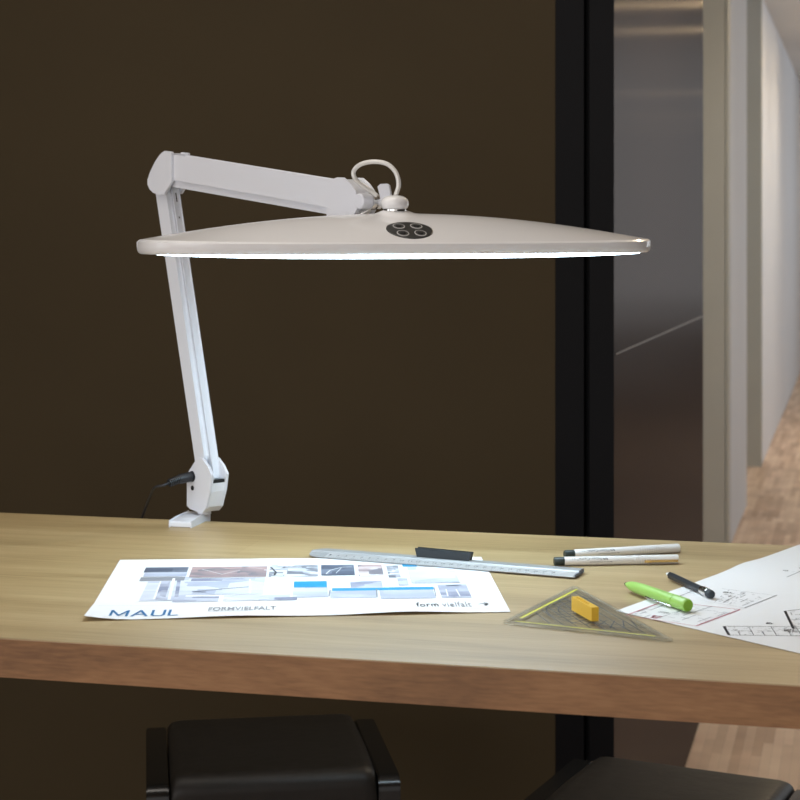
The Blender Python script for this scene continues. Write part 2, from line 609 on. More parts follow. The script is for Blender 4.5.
def make_stool():
    """stool around the origin, the seat's far edge on +y, x to the right"""
    r = thing('bar_stool', (0, 0, 0), '', 'stool', None)
    W, Dp = 0.300, 0.31
    # cushion with rounded rolls
    bm = bmesh.new()
    nx, ny = 14, 18
    grid = []
    prof = []                       # (y, z) outline front-bottom > front > top > back
    R = 0.028
    prof.append((-Dp / 2, SEAT - 0.085))
    for k in range(9):
        a = PI - k * PI / 2 / 8
        prof.append((-Dp / 2 + R + R * math.cos(a), SEAT - R + R * math.sin(a)))
    for k in range(1, 8):
        prof.append((-Dp / 2 + R + (Dp - 2 * R) * k / 8, SEAT + 0.004 * math.sin(PI * k / 8)))
    R2 = 0.018
    for k in range(7):
        a = PI / 2 - k * PI / 2 / 6
        prof.append((Dp / 2 - R2 + R2 * math.cos(a), SEAT - R2 + R2 * math.sin(a)))
    prof.append((Dp / 2, SEAT - 0.085))
    xs = [-W / 2, -W / 2 + 0.003, -W / 2 + 0.009, -W / 2 + 0.02] + [(-W / 2 + 0.02) + (W - 0.04) * k / 8 for k in range(1, 8)] + [W / 2 - 0.02, W / 2 - 0.009, W / 2 - 0.003, W / 2]
    dz = {0: 0.012, 1: 0.006, 2: 0.002, len(xs) - 1: 0.012, len(xs) - 2: 0.006, len(xs) - 3: 0.002}
    for i, x in enumerate(xs):
        grid.append([bm.verts.new((x, y * (1 - dz.get(i, 0) * 1.0), zz - (dz.get(i, 0) if zz > SEAT - 0.05 else 0))) for y, zz in prof])
    for a, b2 in zip(grid, grid[1:]):
        for k in range(len(prof) - 1):
            bm.faces.new((a[k], a[k + 1], b2[k + 1], b2[k]))
        bm.faces.new((a[0], b2[0], b2[-1], a[-1]))
    bm.faces.new(grid[0])
    bm.faces.new(grid[-1])
    build('seat', bm, M['leather'], r, auto=50)
    for s in (-1, 1):
        x0 = W / 2 + 0.002 if s > 0 else -W / 2 - 0.034
        # side frame: closed loop with rounded upper corners
        zt, zb = SEAT - 0.010, 0.0
        y0, y1 = -Dp / 2 - 0.006, Dp / 2 + 0.004
        rc, th = 0.022, 0.034

        def loop(off, rr):
            pts = []
            for (cx, cz, a0) in ((y1 - rr, zt - rr, 0), (y0 + rr, zt - rr, PI / 2), (y0 + rr, zb + rr, PI), (y1 - rr, zb + rr, 1.5 * PI)):
                for k in range(6):
                    a = a0 + k * PI / 2 / 5
                    pts.append((cx + (rr - off) * math.cos(a), cz + (rr - off) * math.sin(a)))
            return pts
        bm = bmesh.new()
        o_, i_ = loop(0, rc), None
        inn = []
        for (cx, cz, a0) in ((y1 - th - 0.006, zt - 0.06, 0), (y0 + th + 0.006, zt - 0.06, PI / 2), (y0 + th + 0.006, zb + th, PI), (y1 - th - 0.006, zb + th, 1.5 * PI)):
            for k in range(6):
                a = a0 + k * PI / 2 / 5
                inn.append((cx + 0.006 * math.cos(a), cz + 0.006 * math.sin(a)))
        V = {}
        for side, xx in ((0, x0), (1, x0 + 0.032)):
            V[side, 'o'] = [bm.verts.new((xx, y, zz)) for y, zz in o_]
            V[side, 'i'] = [bm.verts.new((xx, y, zz)) for y, zz in inn]
        n = len(o_)
        for k in range(n):
            j = (k + 1) % n
            bm.faces.new((V[0, 'o'][k], V[0, 'o'][j], V[1, 'o'][j], V[1, 'o'][k]))
            bm.faces.new((V[0, 'i'][k], V[1, 'i'][k], V[1, 'i'][j], V[0, 'i'][j]))
            for sd in (0, 1):
                bm.faces.new((V[sd, 'o'][k], V[sd, 'i'][k], V[sd, 'i'][j], V[sd, 'o'][j]))
        bmesh.ops.recalc_face_normals(bm, faces=bm.faces)
        bevel(bm, 0.002, 2, 50)
        build('side_frame', bm, M['blacklac'], r, auto=40)
    for y in (-Dp / 2 + 0.02, Dp / 2 - 0.02):
        bm = bmesh.new()
        tube(bm, [(-W / 2 - 0.0015, y, 0.2), (W / 2 + 0.0015, y, 0.2)], 0.010)
        build('footrest', bm, M['chrome'], r, auto=40)
    return r


st = make_stool()
sp = pd((166 + 355) / 2, 714.5, SEAT)
ang = math.radians(8.3)
st.rotation_euler.z = ang
st.location = (sp.x + math.sin(ang) * 0.155, sp.y - math.cos(ang) * 0.155, 0)
st['label'] = 'black leather bar stool with both glossy side frames visible, in front of the brown wall'
st2 = st.copy()
C.objects.link(st2)
for ch in list(st.children):
    g = ch.copy(); g.parent = st2; C.objects.link(g)
st2['label'] = 'black leather bar stool cut off at the lower right, in front of the parquet floor'
a0, b0 = pd(597, 752, SEAT), pd(797, 779, SEAT)
ang = math.atan2(b0.y - a0.y, b0.x - a0.x)
mid = (a0 + b0) / 2
st2.rotation_euler.z = ang
st2.location = (mid.x + math.sin(ang) * 0.155, mid.y - math.cos(ang) * 0.155, 0)
for q in (st, st2):
    q['group'] = 'bar stools behind the desk'

# ---------------------------------------------------------------- desk lamp
U = Vector((0.66, -0.75, 0)).normalized()
NV = Vector((-0.75, -0.66, 0)).normalized()
B0 = Vector((-0.2514, 2.29, 0))


def ap(s, n, z):                # point in the plane of the arms
    v = B0 + U * s + NV * n
    v.z = z
    return v


lamp = thing('desk_lamp', dk(-0.276, -0.01, DESK), 'white jointed-arm desk lamp with wide domed shade, lit and clamped to the desk', 'lamp')

# clamp
bm = bmesh.new()
eL, eR = -0.291, -0.2605
G = 0.0004
prism(bm, [dk(eL, -0.052, DESK + G), dk(eL, -0.052, DESK + 0.0075), dk(eL, -0.030, DESK + 0.0092), dk(eL, 0.018, DESK + 0.0092), dk(eL, 0.018, DESK - 0.085),
           dk(eL, -0.045, DESK - 0.085), dk(eL, -0.045, DESK - 0.073), dk(eL, 0.003, DESK - 0.073), dk(eL, 0.003, DESK + G)], DE * (eR - eL))
bevel(bm, 0.0012)
build('clamp', bm, M['white'], lamp)
bm = bmesh.new()
c0 = dk((eL + eR) / 2, -0.028, DESK - 0.13)
rod(bm, c0, c0 + Vector((0, 0, 0.13 - TH - 0.0005)), ((0, 0.017), (0.15, 0.018), (0.22, 0.017), (0.225, 0.004), (0.93, 0.004), (0.935, 0.013), (1, 0.013)), 20)
build('clamp_screw', bm, M['chrome'], lamp, auto=40)
bm = bmesh.new()
c0 = ap(-0.006, 0, DESK + 0.0095)
rod(bm, c0, c0 + Vector((0, 0, 0.010)), ((0, 0.0090), (1, 0.0085)), 20)
build('pivot_pin', bm, M['white'], lamp, auto=40)

# base joint housing: two cheeks and the closed lower front
def cheek(bm, outline, n0, n1):
    prism(bm, [ap(s, n0, z) for s, z in outline], NV * (n1 - n0))


ck = [(-0.002, 1.1125), (-0.021, 1.093), (-0.0245, 1.078), (-0.0245, 1.0495), (-0.018, 1.0465), (0.008, 1.0440), (0.016, 1.051), (0.0245, 1.072), (0.0290, 1.094), (0.021, 1.104), (0.008, 1.113)]
bm = bmesh.new()
cheek(bm, ck, 0.0104, 0.0140)
bevel(bm, 0.0012, 2)
cheek(bm, ck, -0.0140, -0.0104)
lowr = [(-0.0230, 1.078), (-0.0230, 1.0485), (-0.018, 1.0465), (0.008, 1.0442), (0.016, 1.0515), (0.0238, 1.072), (0.0255, 1.083)]
cheek(bm, lowr, -0.0110, 0.0110)
build('base_joint', bm, M['white'], lamp)
bm = bmesh.new()
c0 = ap(-0.0125, 0.01405, 1.0735)
rod(bm, c0, c0 + NV * 0.0006, ((0, 0.0032), (1, 0.0032)), 16)
build('screw_hole', bm, M['blackhole'], lamp)
bm = bmesh.new()
prism(bm, [ap(0.0200, n, 1.0832) for n in (-0.0098, 0.0098)] + [ap(0.0252, n, 1.0832) for n in (0.0098, -0.0098)], (0, 0, 0.004))
build('stop_pad', bm, M['blackhole'], lamp)

# lower arm : two parallel bars
def inarm(pt, w0, w1, axis_slope):
    pass


SE, ZE = -0.0966, 1.479          # elbow
SP, ZP = 0.0045, 1.0865          # base pivot


def la(z):                        # centre line of the lower arm
    return SP + (SE - SP) * (z - ZP) / (ZE - ZP)


bm = bmesh.new()
z0, z1 = 1.101, 1.479
cheek(bm, [(la(z0) - 0.0115, z0 + 0.004), (la(z0) + 0.001, z0 - 0.004), (la(z0 + 0.012) + 0.0095, z0 + 0.016), (la(z1) + 0.0105, z1), (la(z1) - 0.0125, z1)], 0.0025, 0.0102)
bevel(bm, 0.001, 2)
build('lower_arm', bm, M['white'], lamp)['label'] = 'rear bar of the lower arm'
bm = bmesh.new()
z0 = 1.0875
cheek(bm, [(la(z0) - 0.006, z0), (la(z0) + 0.0125, z0), (la(z1) + 0.0130, z1), (la(z1) - 0.0100, z1)], -0.0102, 0.0012)
bevel(bm, 0.001, 2)
build('lower_arm', bm, M['white'], lamp)['label'] = 'front bar of the lower arm'
bm = bmesh.new()
cheek(bm, [(la(1.115) - 0.006, 1.115), (la(1.115) + 0.006, 1.115), (la(z1) + 0.006, z1), (la(z1) - 0.006, z1)], 0.0011, 0.0026)
build('arm_gap_strip', bm, M['chrome'], lamp)
bm = bmesh.new()
for zz, h in ((1.447, 0.012), (1.425, 0.0022)):
    s = la(zz) + 0.01278
    prism(bm, [ap(s - 0.002, -0.0052, zz), ap(s - 0.002, -0.0035, zz), ap(la(zz + h) + 0.0108, -0.0035, zz + h), ap(la(zz + h) + 0.0108, -0.0052, zz + h)], U * 0.0023)
build('arm_slot', bm, M['blackhole'], lamp)

# elbow joint
ek = [(0.0205, 1.5135), (0.009, 1.5085), (-0.002, 1.4995), (-0.013, 1.487), (-0.0195, 1.4770), (-0.0195, 1.4710), (-0.0155, 1.4655), (-0.007, 1.4605), (0.005, 1.4575), (0.018, 1.4575), (0.0355, 1.4730), (0.0355, 1.5120)]
ek = [(s + SE, z) for s, z in ek]
bm = bmesh.new()
cheek(bm, ek, 0.0118, 0.0152)
bevel(bm, 0.0011, 2)
cheek(bm, ek, -0.0152, -0.0118)
# rounded cap that closes the rear and top of the elbow
top = [(SE + 0.0345, 1.5105), (SE + 0.0200, 1.5120), (SE + 0.009, 1.5070), (SE - 0.002, 1.498), (SE - 0.013, 1.4855), (SE - 0.0185, 1.476), (SE - 0.0165, 1.476), (SE - 0.008, 1.4855), (SE + 0.002, 1.495), (SE + 0.012, 1.503), (SE + 0.0345, 1.508)]
cheek(bm, top, -0.0122, 0.0122)
build('elbow_joint', bm, M['white'], lamp)

# upper arm: shell with a narrower channel under it
def ua(s):                        # top and bottom heights of the upper arm at s
    f = (s + 0.0585) / 0.3313
    return 1.5090 + (1.4662 - 1.5090) * f, 1.4668 + (1.4290 - 1.4668) * f


bm = bmesh.new()
s0, s1 = SE + 0.010, 0.2800
t0, b0_ = ua(s0); t1_, b1_ = ua(s1)
fr = 0.73
cheek(bm, [(s0, t0 - 0.003), (s0, t0 - (t0 - b0_) * fr), (s1, t1_ - (t1_ - b1_) * fr), (s1, t1_)], -0.0114, 0.0114)
bevel(bm, 0.0028, 3)
build('upper_arm', bm, M['white'], lamp, auto=35)
bm = bmesh.new()
cheek(bm, [(s0 + 0.015, ua(s0 + 0.015)[0] - 0.02), (s0 + 0.015, ua(s0 + 0.015)[1]), (s1, b1_), (s1, t1_ - 0.02)], -0.0082, 0.0082)
bevel(bm, 0.0012, 2)
build('arm_channel', bm, M['white'], lamp)

# head-side joint cover with rounded top
bm = bmesh.new()
oc = [(0.2680, 1.4290), (0.2680, 1.4655), (0.2740, 1.4678), (0.286, 1.4705), (0.298, 1.4700), (0.309, 1.4635), (0.318, 1.4550), (0.3205, 1.4450), (0.3195, 1.4350), (0.312, 1.4275), (0.290, 1.4260)]
cheek(bm, oc, -0.0150, 0.0150)
bevel(bm, 0.0020, 3)
build('head_joint_cover', bm, M['white'], lamp, auto=35)
JS, JZ = 0.330, 1.4440
bm = bmesh.new()
rod(bm, ap(JS, 0.0195, JZ), ap(JS, 0.004, JZ), ((0, 0.0075), (0.08, 0.0090), (0.9, 0.0094), (1, 0.009)), 28)
build('tension_knob', bm, M['white'], lamp, auto=35)
bm = bmesh.new()
rod(bm, ap(JS, 0.0038, JZ), ap(JS, -0.0125, JZ), ((0, 0.0075), (0.05, 0.0098), (0.3, 0.0098), (0.32, 0.0080), (0.5, 0.0080), (0.52, 0.0098), (0.85, 0.0098), (0.86, 0.006), (1, 0.006)), 28)
build('chrome_hinge', bm, M['chrome'], lamp, auto=35)

# swivel neck, lever and ball over the head
HC = Vector((0.0008, 2.0, 0))
TH_ = math.radians(15)
HA = Vector((math.cos(TH_), math.sin(TH_), 0))
HF = Vector((math.sin(TH_), -math.cos(TH_), 0))
PV = HC + HA * -0.007
BZ = 1.4415
bm = bmesh.new()
j1 = ap(JS + 0.003, -0.010, JZ - 0.001)
rod(bm, j1, (PV.x, PV.y, BZ - 0.001), ((0, 0.0045), (0.2, 0.0050), (0.35, 0.0065), (1, 0.0065)), 20)
build('swivel_neck', bm, M['white'], lamp, auto=35)
bm = bmesh.new()
q0 = px(384.5, 200, 2.015)
prism(bm, [px(382.0, 201, 2.015), px(391.0, 201, 2.015), px(388.0, 186.0, 2.015), px(386.5, 184.6, 2.015), px(380.6, 185.0, 2.015), px(378.6, 187, 2.015)], (0.0015, 0.010, 0))
bevel(bm, 0.0014, 3)
build('locking_lever', bm, M['white'], lamp, auto=35)
bm = bmesh.new()
pv = lambda z: (PV.x, PV.y, z)
rod(bm, pv(1.4345), pv(1.4505), ((0, 0.0125), (0.08, 0.0148), (0.3, 0.0160), (0.5, 0.0160), (0.7, 0.0148), (0.85, 0.0120), (0.95, 0.0080), (1, 0.003)), 32)
build('swivel_ball', bm, M['white_head'], lamp, auto=50)
bm = bmesh.new()
rod(bm, pv(1.4325), pv(1.4344), ((0, 0.0132), (1, 0.0132)), 32)
build('chrome_ring', bm, M['chrome'], lamp, auto=40)
# fork below the joint
bm = bmesh.new()
rod(bm, ap(JS - 0.004, -0.002, JZ - 0.009), ap(JS - 0.012, 0.006, 1.4290), ((0, 0.003), (1, 0.004)), 14)
build('hinge_fork', bm, M['chrome'], lamp, auto=40)
# glossy cable looping from the arm into the ball
cp = [px(377, 196, 2.03), px(371, 191, 2.03), px(363, 186, 2.025), px(355, 178.5, 2.02), px(353.8, 171, 2.02), px(360.5, 164.5, 2.015), px(373, 161.7, 2.01), px(387, 164, 2.005), px(396, 173, 2.0), px(398.6, 185, 1.998), Vector((PV.x + 0.001, PV.y, 1.4500))]
bm = bmesh.new()
tube(bm, catmull(cp, 7), 0.0027, 14)
build('connecting_cable', bm, M['cable_clear'], lamp, smooth=True)

# lamp head
HW, HDp = 0.2985, 0.095
ZC, ZB, HT = 1.3988, 1.3848, 0.0314


def hdep(s):
    s = min(1, abs(s))
    return HDp * (1 - 0.38 * s ** 2.4) * (1 - s ** 16) ** 0.5


def domeg(t):
    return 1 - (t * t + 0.004) ** 0.75 / (1.004 ** 0.75)


def hp(p, q, z):
    v = HC + HA * p + HF * q
    v.z = z
    return v


def dome(p, q):
    s = p / HW
    hd = max(hdep(s), 1e-4)
    t = max(-1, min(1, q / hd))
    z = ZC + 0.0022 * s ** 4 + HT * (1 - s * s) * domeg(t)
    # collar that rises round the pivot
    d = math.hypot(p + 0.007, q)
    z += 0.0045 * (1 / (1 + math.exp((d - 0.0185) / 0.0028)))
    return z


ss = []
NS = 64
for i in range(NS + 1):
    a = -1 + 2 * i / NS
    ss.append(math.sin(a * PI / 2) * 0.35 + a * 0.65 if abs(a) < 1 else a)
ss = [max(-0.9995, min(0.9995, s)) for s in ss]
extra = [i * 0.01 for i in range(-12, 9)]
ss = sorted(set([round(s, 4) for s in ss if abs(s) > 0.125] + [i * 0.005 for i in range(-25, 26)]))
tt = [math.sin(k / 20 * PI / 2) for k in range(-20, 21)]
bm = bmesh.new()
rows = []
for s in ss:
    hd = hdep(s)
    row = []
    e = (1 - abs(s) ** 30)
    # rounded lower lip, rim and shoulder; the ends are rounded in height too
    side = ((0.90, ZB, .982), (0.95, ZB + 0.0003, .988), (0.985, ZB + 0.0018, .994), (1.0, ZB + 0.0042, .998), (1.008, ZB + 0.008, 1.0), (1.008, ZB + 0.0115, 1.0), (1.0, ZC - 0.0022, .997), (0.985, ZC - 0.0006, .992))
    for (fq, zz, fe) in side:
        row.append(bm.verts.new(hp(s * HW * fe, -hd * fq, zz + (0.0022 * s ** 4 if zz > ZC - 0.003 else 0))))
    for t in tt:
        row.append(bm.verts.new(hp(s * HW * 0.986, t * hd * 0.965, dome(s * HW, t * hd))))
    for (fq, zz, fe) in reversed(side):
        row.append(bm.verts.new(hp(s * HW * fe, hd * fq, zz + (0.0022 * s ** 4 if zz > ZC - 0.003 else 0))))
    rows.append(row)
for a, b2 in zip(rows, rows[1:]):
    for k in range(len(a) - 1):
        bm.faces.new((a[k], a[k + 1], b2[k + 1], b2[k]))
    bm.faces.new((a[-1], a[0], b2[0], b2[-1]))
for rr in (rows[0], rows[-1]):
    bm.faces.new(rr)
bmesh.ops.remove_doubles(bm, verts=bm.verts, dist=0.00002)
shade = build('lamp_shade', bm, M['white_head'], lamp, auto=60)
# diffuser: shallow translucent tray below the housing
bm = bmesh.new()
rows = []
for s in ss:
    if abs(s) > 0.95:
        continue
    s2 = s / 0.95
    hd = HDp * (1 - 0.34 * abs(s2) ** 2.4) * (1 - min(1, abs(s2)) ** 24 * 0.999) ** 0.5 * 0.90
    row = []
    for (fq, zz) in ((1.0, ZB - 0.0003), (0.985, ZB - 0.0038), (0.95, ZB - 0.0056), (0.0, ZB - 0.0062), (-0.95, ZB - 0.0056), (-0.985, ZB - 0.0038), (-1.0, ZB - 0.0003)):
        k_ = (ZB - zz) * 0.80 * (1 - abs(s2) ** 3)
        row.append(bm.verts.new(hp(s * HW, hd * fq, ZB - 0.0003 - k_)))
    rows.append(row)
for a, b2 in zip(rows, rows[1:]):
    for k in range(len(a) - 1):
        bm.faces.new((a[k], a[k + 1], b2[k + 1], b2[k]))
    bm.faces.new((a[-1], a[0], b2[0], b2[-1]))
bm.faces.new(rows[0]); bm.faces.new(rows[-1])
build('light_diffuser', bm, M['diffuser'], lamp, auto=40)['label'] = 'glowing cool white diffuser along the underside'
# control plate and its four buttons
PP, PQ, PR, PRq = -0.0075, 0.0655, 0.0262, 0.0208


def conform(bm, cp_, cq, rx, ry, h, r_in=0.0, n=40, m=5):
    rings = []
    for j in range(m + 1):
        f = r_in + (1 - r_in) * j / m
        rings.append([])
        for k in range(n):
            a = 2 * PI * k / n
            p_, q_ = cp_ + rx * f * math.cos(a), cq + ry * f * math.sin(a)
            rings[-1].append(bm.verts.new(hp(p_, q_, dome(p_ / 0.986, q_ / 0.965) + h)))
    for a, b2 in zip(rings, rings[1:]):
        for k in range(n):
            bm.faces.new((a[k], a[(k + 1) % n], b2[(k + 1) % n], b2[k]))
    if r_in == 0:
        pass
    skirt = []
    for k in range(n):
        a = 2 * PI * k / n
        p_, q_ = cp_ + rx * math.cos(a), cq + ry * math.sin(a)
        skirt.append(bm.verts.new(hp(p_, q_, dome(p_ / 0.986, q_ / 0.965) - 0.0004)))
    for k in range(n):
        bm.faces.new((rings[-1][k], rings[-1][(k + 1) % n], skirt[(k + 1) % n], skirt[k]))


bm = bmesh.new()
conform(bm, PP, PQ, PR, PRq, 0.0007, 0.001, m=14, n=48)
cpl = build('control_panel', bm, M['panel_dark'], lamp, smooth=True)
for (bp_, bq_) in ((-0.0100, -0.0085), (0.0100, -0.0085), (-0.0100, 0.0092), (0.0100, 0.0092)):
    bm = bmesh.new()
    conform(bm, PP + bp_, PQ + bq_, 0.0068, 0.0066, 0.0011, 0.84, n=28, m=2)
    build('push_button', bm, M['ring'], cpl, smooth=True)
    bm = bmesh.new()
    conform(bm, PP + bp_, PQ + bq_, 0.0034, 0.0024, 0.0012, 0.001, n=12, m=2)
    build('button_symbol', bm, M['blackhole'], cpl, smooth=True)

# power plug and lead
bm = bmesh.new()
c0 = ap(-0.0135, 0.0142, 1.0885)
c1 = c0 + NV * 0.021 + Vector((0, 0, -0.002))
rod(bm, c0, c0 + NV * 0.0012, ((0, 0.0072), (1, 0.0068)), 24)
rod(bm, c0 + NV * 0.0012, c1, ((0, 0.0055), (0.12, 0.0064), (0.9, 0.0062), (1, 0.0054)), 24)
q = c1
dirp = (NV * 0.95 + Vector((0, 0.1, -0.22))).normalized()
for k in range(6):
    rod(bm, q + dirp * 0.0026 * k, q + dirp * (0.0026 * k + 0.0015), ((0, 0.0055), (1, 0.0052)), 16)
rod(bm, q, q + dirp * 0.017, ((0, 0.0030), (1, 0.0018)), 12)
plug = build('power_plug', bm, M['black_pl'], lamp, auto=40)
e0 = q + dirp * 0.0165
bm = bmesh.new()
tube(bm, catmull([e0, e0 + dirp * 0.007, px(154.5, 488.0, 2.27), px(149.5, 497.5, 2.29), px(145.5, 508, 2.31), px(141.8, 520.5, 2.34), dk(-0.352, 0.022, DESK - 0.02), dk(-0.36, 0.01, DESK - 0.05), dk(-0.40, -0.04, DESK - 0.055), dk(-0.6, -0.08, DESK - 0.05), dk(-1.036, -0.08, DESK - 0.05)], 8), 0.0017, 10)
build('power_cord', bm, M['black_pl'], lamp, smooth=True)

# ---------------------------------------------------------------- papers
PZ = DESK + 0.0006
print_z = 0.00035


def sheet_mesh(c00, c10, c11, c01, curl, nx=26, ny=16, th=0.00025):
    """subdivided sheet; curl(u, v) gives height above the desk"""
    bm = bmesh.new()
    lay = []
    for dz in (0, th):
        g = [[bm.verts.new((c00 * (1 - u) * (1 - v) + c10 * u * (1 - v) + c11 * u * v + c01 * (1 - u) * v) + Vector((0, 0, curl(u, v) + dz)))
              for v in [j / ny for j in range(ny + 1)]] for u in [i / nx for i in range(nx + 1)]]
        lay.append(g)
    for g in lay:
        for i in range(nx):
            for j in range(ny):
                bm.faces.new((g[i][j], g[i + 1][j], g[i + 1][j + 1], g[i][j + 1]))
    b_, t_ = lay
    for i in range(nx):
        for j in (0, ny):
            bm.faces.new((b_[i][j], b_[i + 1][j], t_[i + 1][j], t_[i][j]))
    for j in range(ny):
        for i in (0, nx):
            bm.faces.new((b_[i][j], b_[i][j + 1], t_[i][j + 1], t_[i][j]))
    return bm


# poster
pA, pB, pC_, pD = pd(84, 620.5, PZ), pd(510.5, 612, PZ), pd(481, 557, PZ), pd(120, 560, PZ)


def curl1(u, v):
    e = 0.0045 * max(0, 1 - u / 0.12) ** 2 * max(0, 1 - v / 0.25)
    e += 0.0024 * max(0, 1 - v / 0.2) ** 2 * math.exp(-((u - 0.75) / 0.12) ** 2)
    e += 0.0018 * max(0, 1 - v / 0.2) ** 2 * math.exp(-((u - 0.35) / 0.12) ** 2)
    return e


poster = build('printed_poster', sheet_mesh(pA, pB, pC_, pD, curl1), M['paper'], loc=(pA + pC_) / 2, smooth=False)
tag(poster, 'white printed poster sheet with blue company name and small pictures, lying under the lamp', 'poster')


def uv2w(u, v, dz=0.0):
    p = pA * (1 - u) * (1 - v) + pB * u * (1 - v) + pC_ * u * v + pD * (1 - u) * v
    uu, vv = min(1, max(0, u)), min(1, max(0, v))
    return p + Vector((0, 0, curl1(uu, vv) + 0.00025 + print_z + dz))


def w2uv(x, y):
    """pixel > (u, v) on the poster by Newton steps"""
    t = pd(x, y, PZ)
    u = v = 0.5
    for _ in range(12):
        p = pA * (1 - u) * (1 - v) + pB * u * (1 - v) + pC_ * u * v + pD * (1 - u) * v
        du = (pB - pA) * (1 - v) + (pC_ - pD) * v
        dv = (pD - pA) * (1 - u) + (pC_ - pB) * u
        e = t - p
        det = du.x * dv.y - du.y * dv.x
        u += (e.x * dv.y - e.y * dv.x) / det
        v += (du.x * e.y - du.y * e.x) / det
    return u, v


def rect(x0, y0, x1, y1, m, name='printed_picture', lift=0.0, at=None):
    """x0,y0 upper left ; x1,y1 lower right in photo pixels, laid on the sheet squarely"""
    u0, v1 = w2uv(x0, y0)
    u1, v0 = w2uv(x1, y1)
    bm = bmesh.new()
    n = max(2, int((u1 - u0) * 24))
    for i in range(n):
        a, b_ = u0 + (u1 - u0) * i / n, u0 + (u1 - u0) * (i + 1) / n
        nn = 3
        for j in range(nn):
            c, d = v0 + (v1 - v0) * j / nn, v0 + (v1 - v0) * (j + 1) / nn
            quad(bm, [uv2w(a, c, lift), uv2w(b_, c, lift), uv2w(b_, d, lift), uv2w(a, d, lift)])
    bmesh.ops.remove_doubles(bm, verts=bm.verts, dist=0.00001)
    return build(name, bm, m, poster)


pics = [
    (146, 568, 187, 572.6, 'ph_dark'), (145, 573, 186, 576.8, 'ph_lav2'), (150, 578, 184, 601, 'ph_lav2'), (141, 578, 184, 581.2, 'inkgrey'),
    (192.5, 567.6, 266, 577.2, 'ph_red'), (188, 579, 263, 594.5, 'ph_lav2'), (188, 579, 255, 581.0, 'ph_lav'),
    (270, 566, 318, 577, 'ph_mix'), (321, 565.5, 355, 575.6, 'ph_dark'), (357.5, 565.5, 384, 576.5, 'ph_red'), (386, 566, 401, 578, 'ph_mix'),
    (294, 582, 327, 588, 'cyan'), (293, 588.2, 328, 597.5, 'ph_lav2'), (350, 582, 383, 588.4, 'ph_lav'), (397, 579, 409, 586, 'ph_lav'),
    (330, 590.2, 378, 598, 'ph_lav2'), (379, 589.6, 436, 598.5, 'ph_lav2'), (332, 588.8, 434, 590.0, 'cyan'), (402, 564.8, 417, 567, 'cyan'),
    (407, 568, 460, 583, 'ph_lav2'), (437, 585, 472, 598, 'ph_lav'), (174, 597.5, 218, 602, 'ph_lav'), (224, 596, 290, 600.5, 'ph_lav2'), (274, 598, 297, 600.6, 'ph_lav'),
]
for i, (x0, y0, x1, y1, mk) in enumerate(pics):
    rect(x0, y0, x1, y1, M[mk], lift=0.00004 * (i % 5))
# white line art inside the pictures


def pline(parent, pts, wd, m, name, f):
    bm = bmesh.new()
    for (a, b_) in zip(pts, pts[1:]):
        A, B_ = f(*a), f(*b_)
        d = (B_ - A)
        n = Vector((-d.y, d.x, 0)).normalized() * wd / 2
        quad(bm, [A - n, B_ - n, B_ + n, A + n])
    return build(name, bm, m, parent)


fp = lambda x, y: uv2w(*w2uv(x, y), 0.0003)
M['inkwhite'] = mat('unprinted_white', (0.8, 0.81, 0.83), 0.7)
for pts, wd, mk in (
    ([(326, 574.8), (330, 571), (342, 568), (352, 567.6)], 0.0012, 'inkwhite'), ([(336, 574), (341, 569)], 0.0008, 'inkwhite'),
    ([(160, 600), (166, 582)], 0.010, 'ph_lav'), ([(154, 600), (161, 582)], 0.002, 'inkwhite'), ([(169, 600.5), (174, 579)], 0.003, 'inkwhite'), ([(176, 600), (179, 581)], 0.004, 'ph_lav'),
    ([(195, 592), (230, 589), (250, 587.5)], 0.0022, 'inkgrey'), ([(192, 592.5), (206, 592.8)], 0.003, 'ph_dark'), ([(202, 570), (222, 575), (240, 571)], 0.001, 'inkwhite'),
    ([(271, 568), (276, 573), (274, 576.4)], 0.0022, 'ink'), ([(276, 570.5), (290, 567.5), (306, 569)], 0.0009, 'ink'), ([(250, 580), (250, 594)], 0.0020, 'inkwhite'),
    ([(448, 597), (446, 590)], 0.0012, 'inkwhite'), ([(460, 597), (456, 590)], 0.0012, 'inkwhite'), ([(446, 586.5), (461, 585.6)], 0.004, 'ph_dark'),
    ([(409, 584), (470, 583)], 0.0010, 'inkgrey'), ([(377, 597.5), (376.5, 590)], 0.0016, 'inkgrey'), ([(329, 597), (330, 591)], 0.0016, 'inkgrey'), ([(436, 597), (434, 588)], 0.001, 'inkgrey'),
    ([(97, 607.6), (300, 604.5), (500, 601.6)], 0.0008, 'inklight')):
    pline(poster, pts, wd, M[mk], 'printed_line', fp)


def ptext(s, x0, y0, x1, y1, m, bold=0.0, spacing=1.0, parent=None, f=None, name='printed_lettering'):
    """(x0,y0) upper-left and (x1,y1) lower-right photo pixels of the word on the sheet"""
    me = text_mesh(s, bold, spacing)
    u0, v1 = w2uv(x0, y0)
    u1, v0 = w2uv(x1, y1)
    for vt in me.vertices:
        vt.co = uv2w(u0 + (u1 - u0) * vt.co.x, v0 + (v1 - v0) * vt.co.y, 0.0002)
    return link(name, me, m, poster)


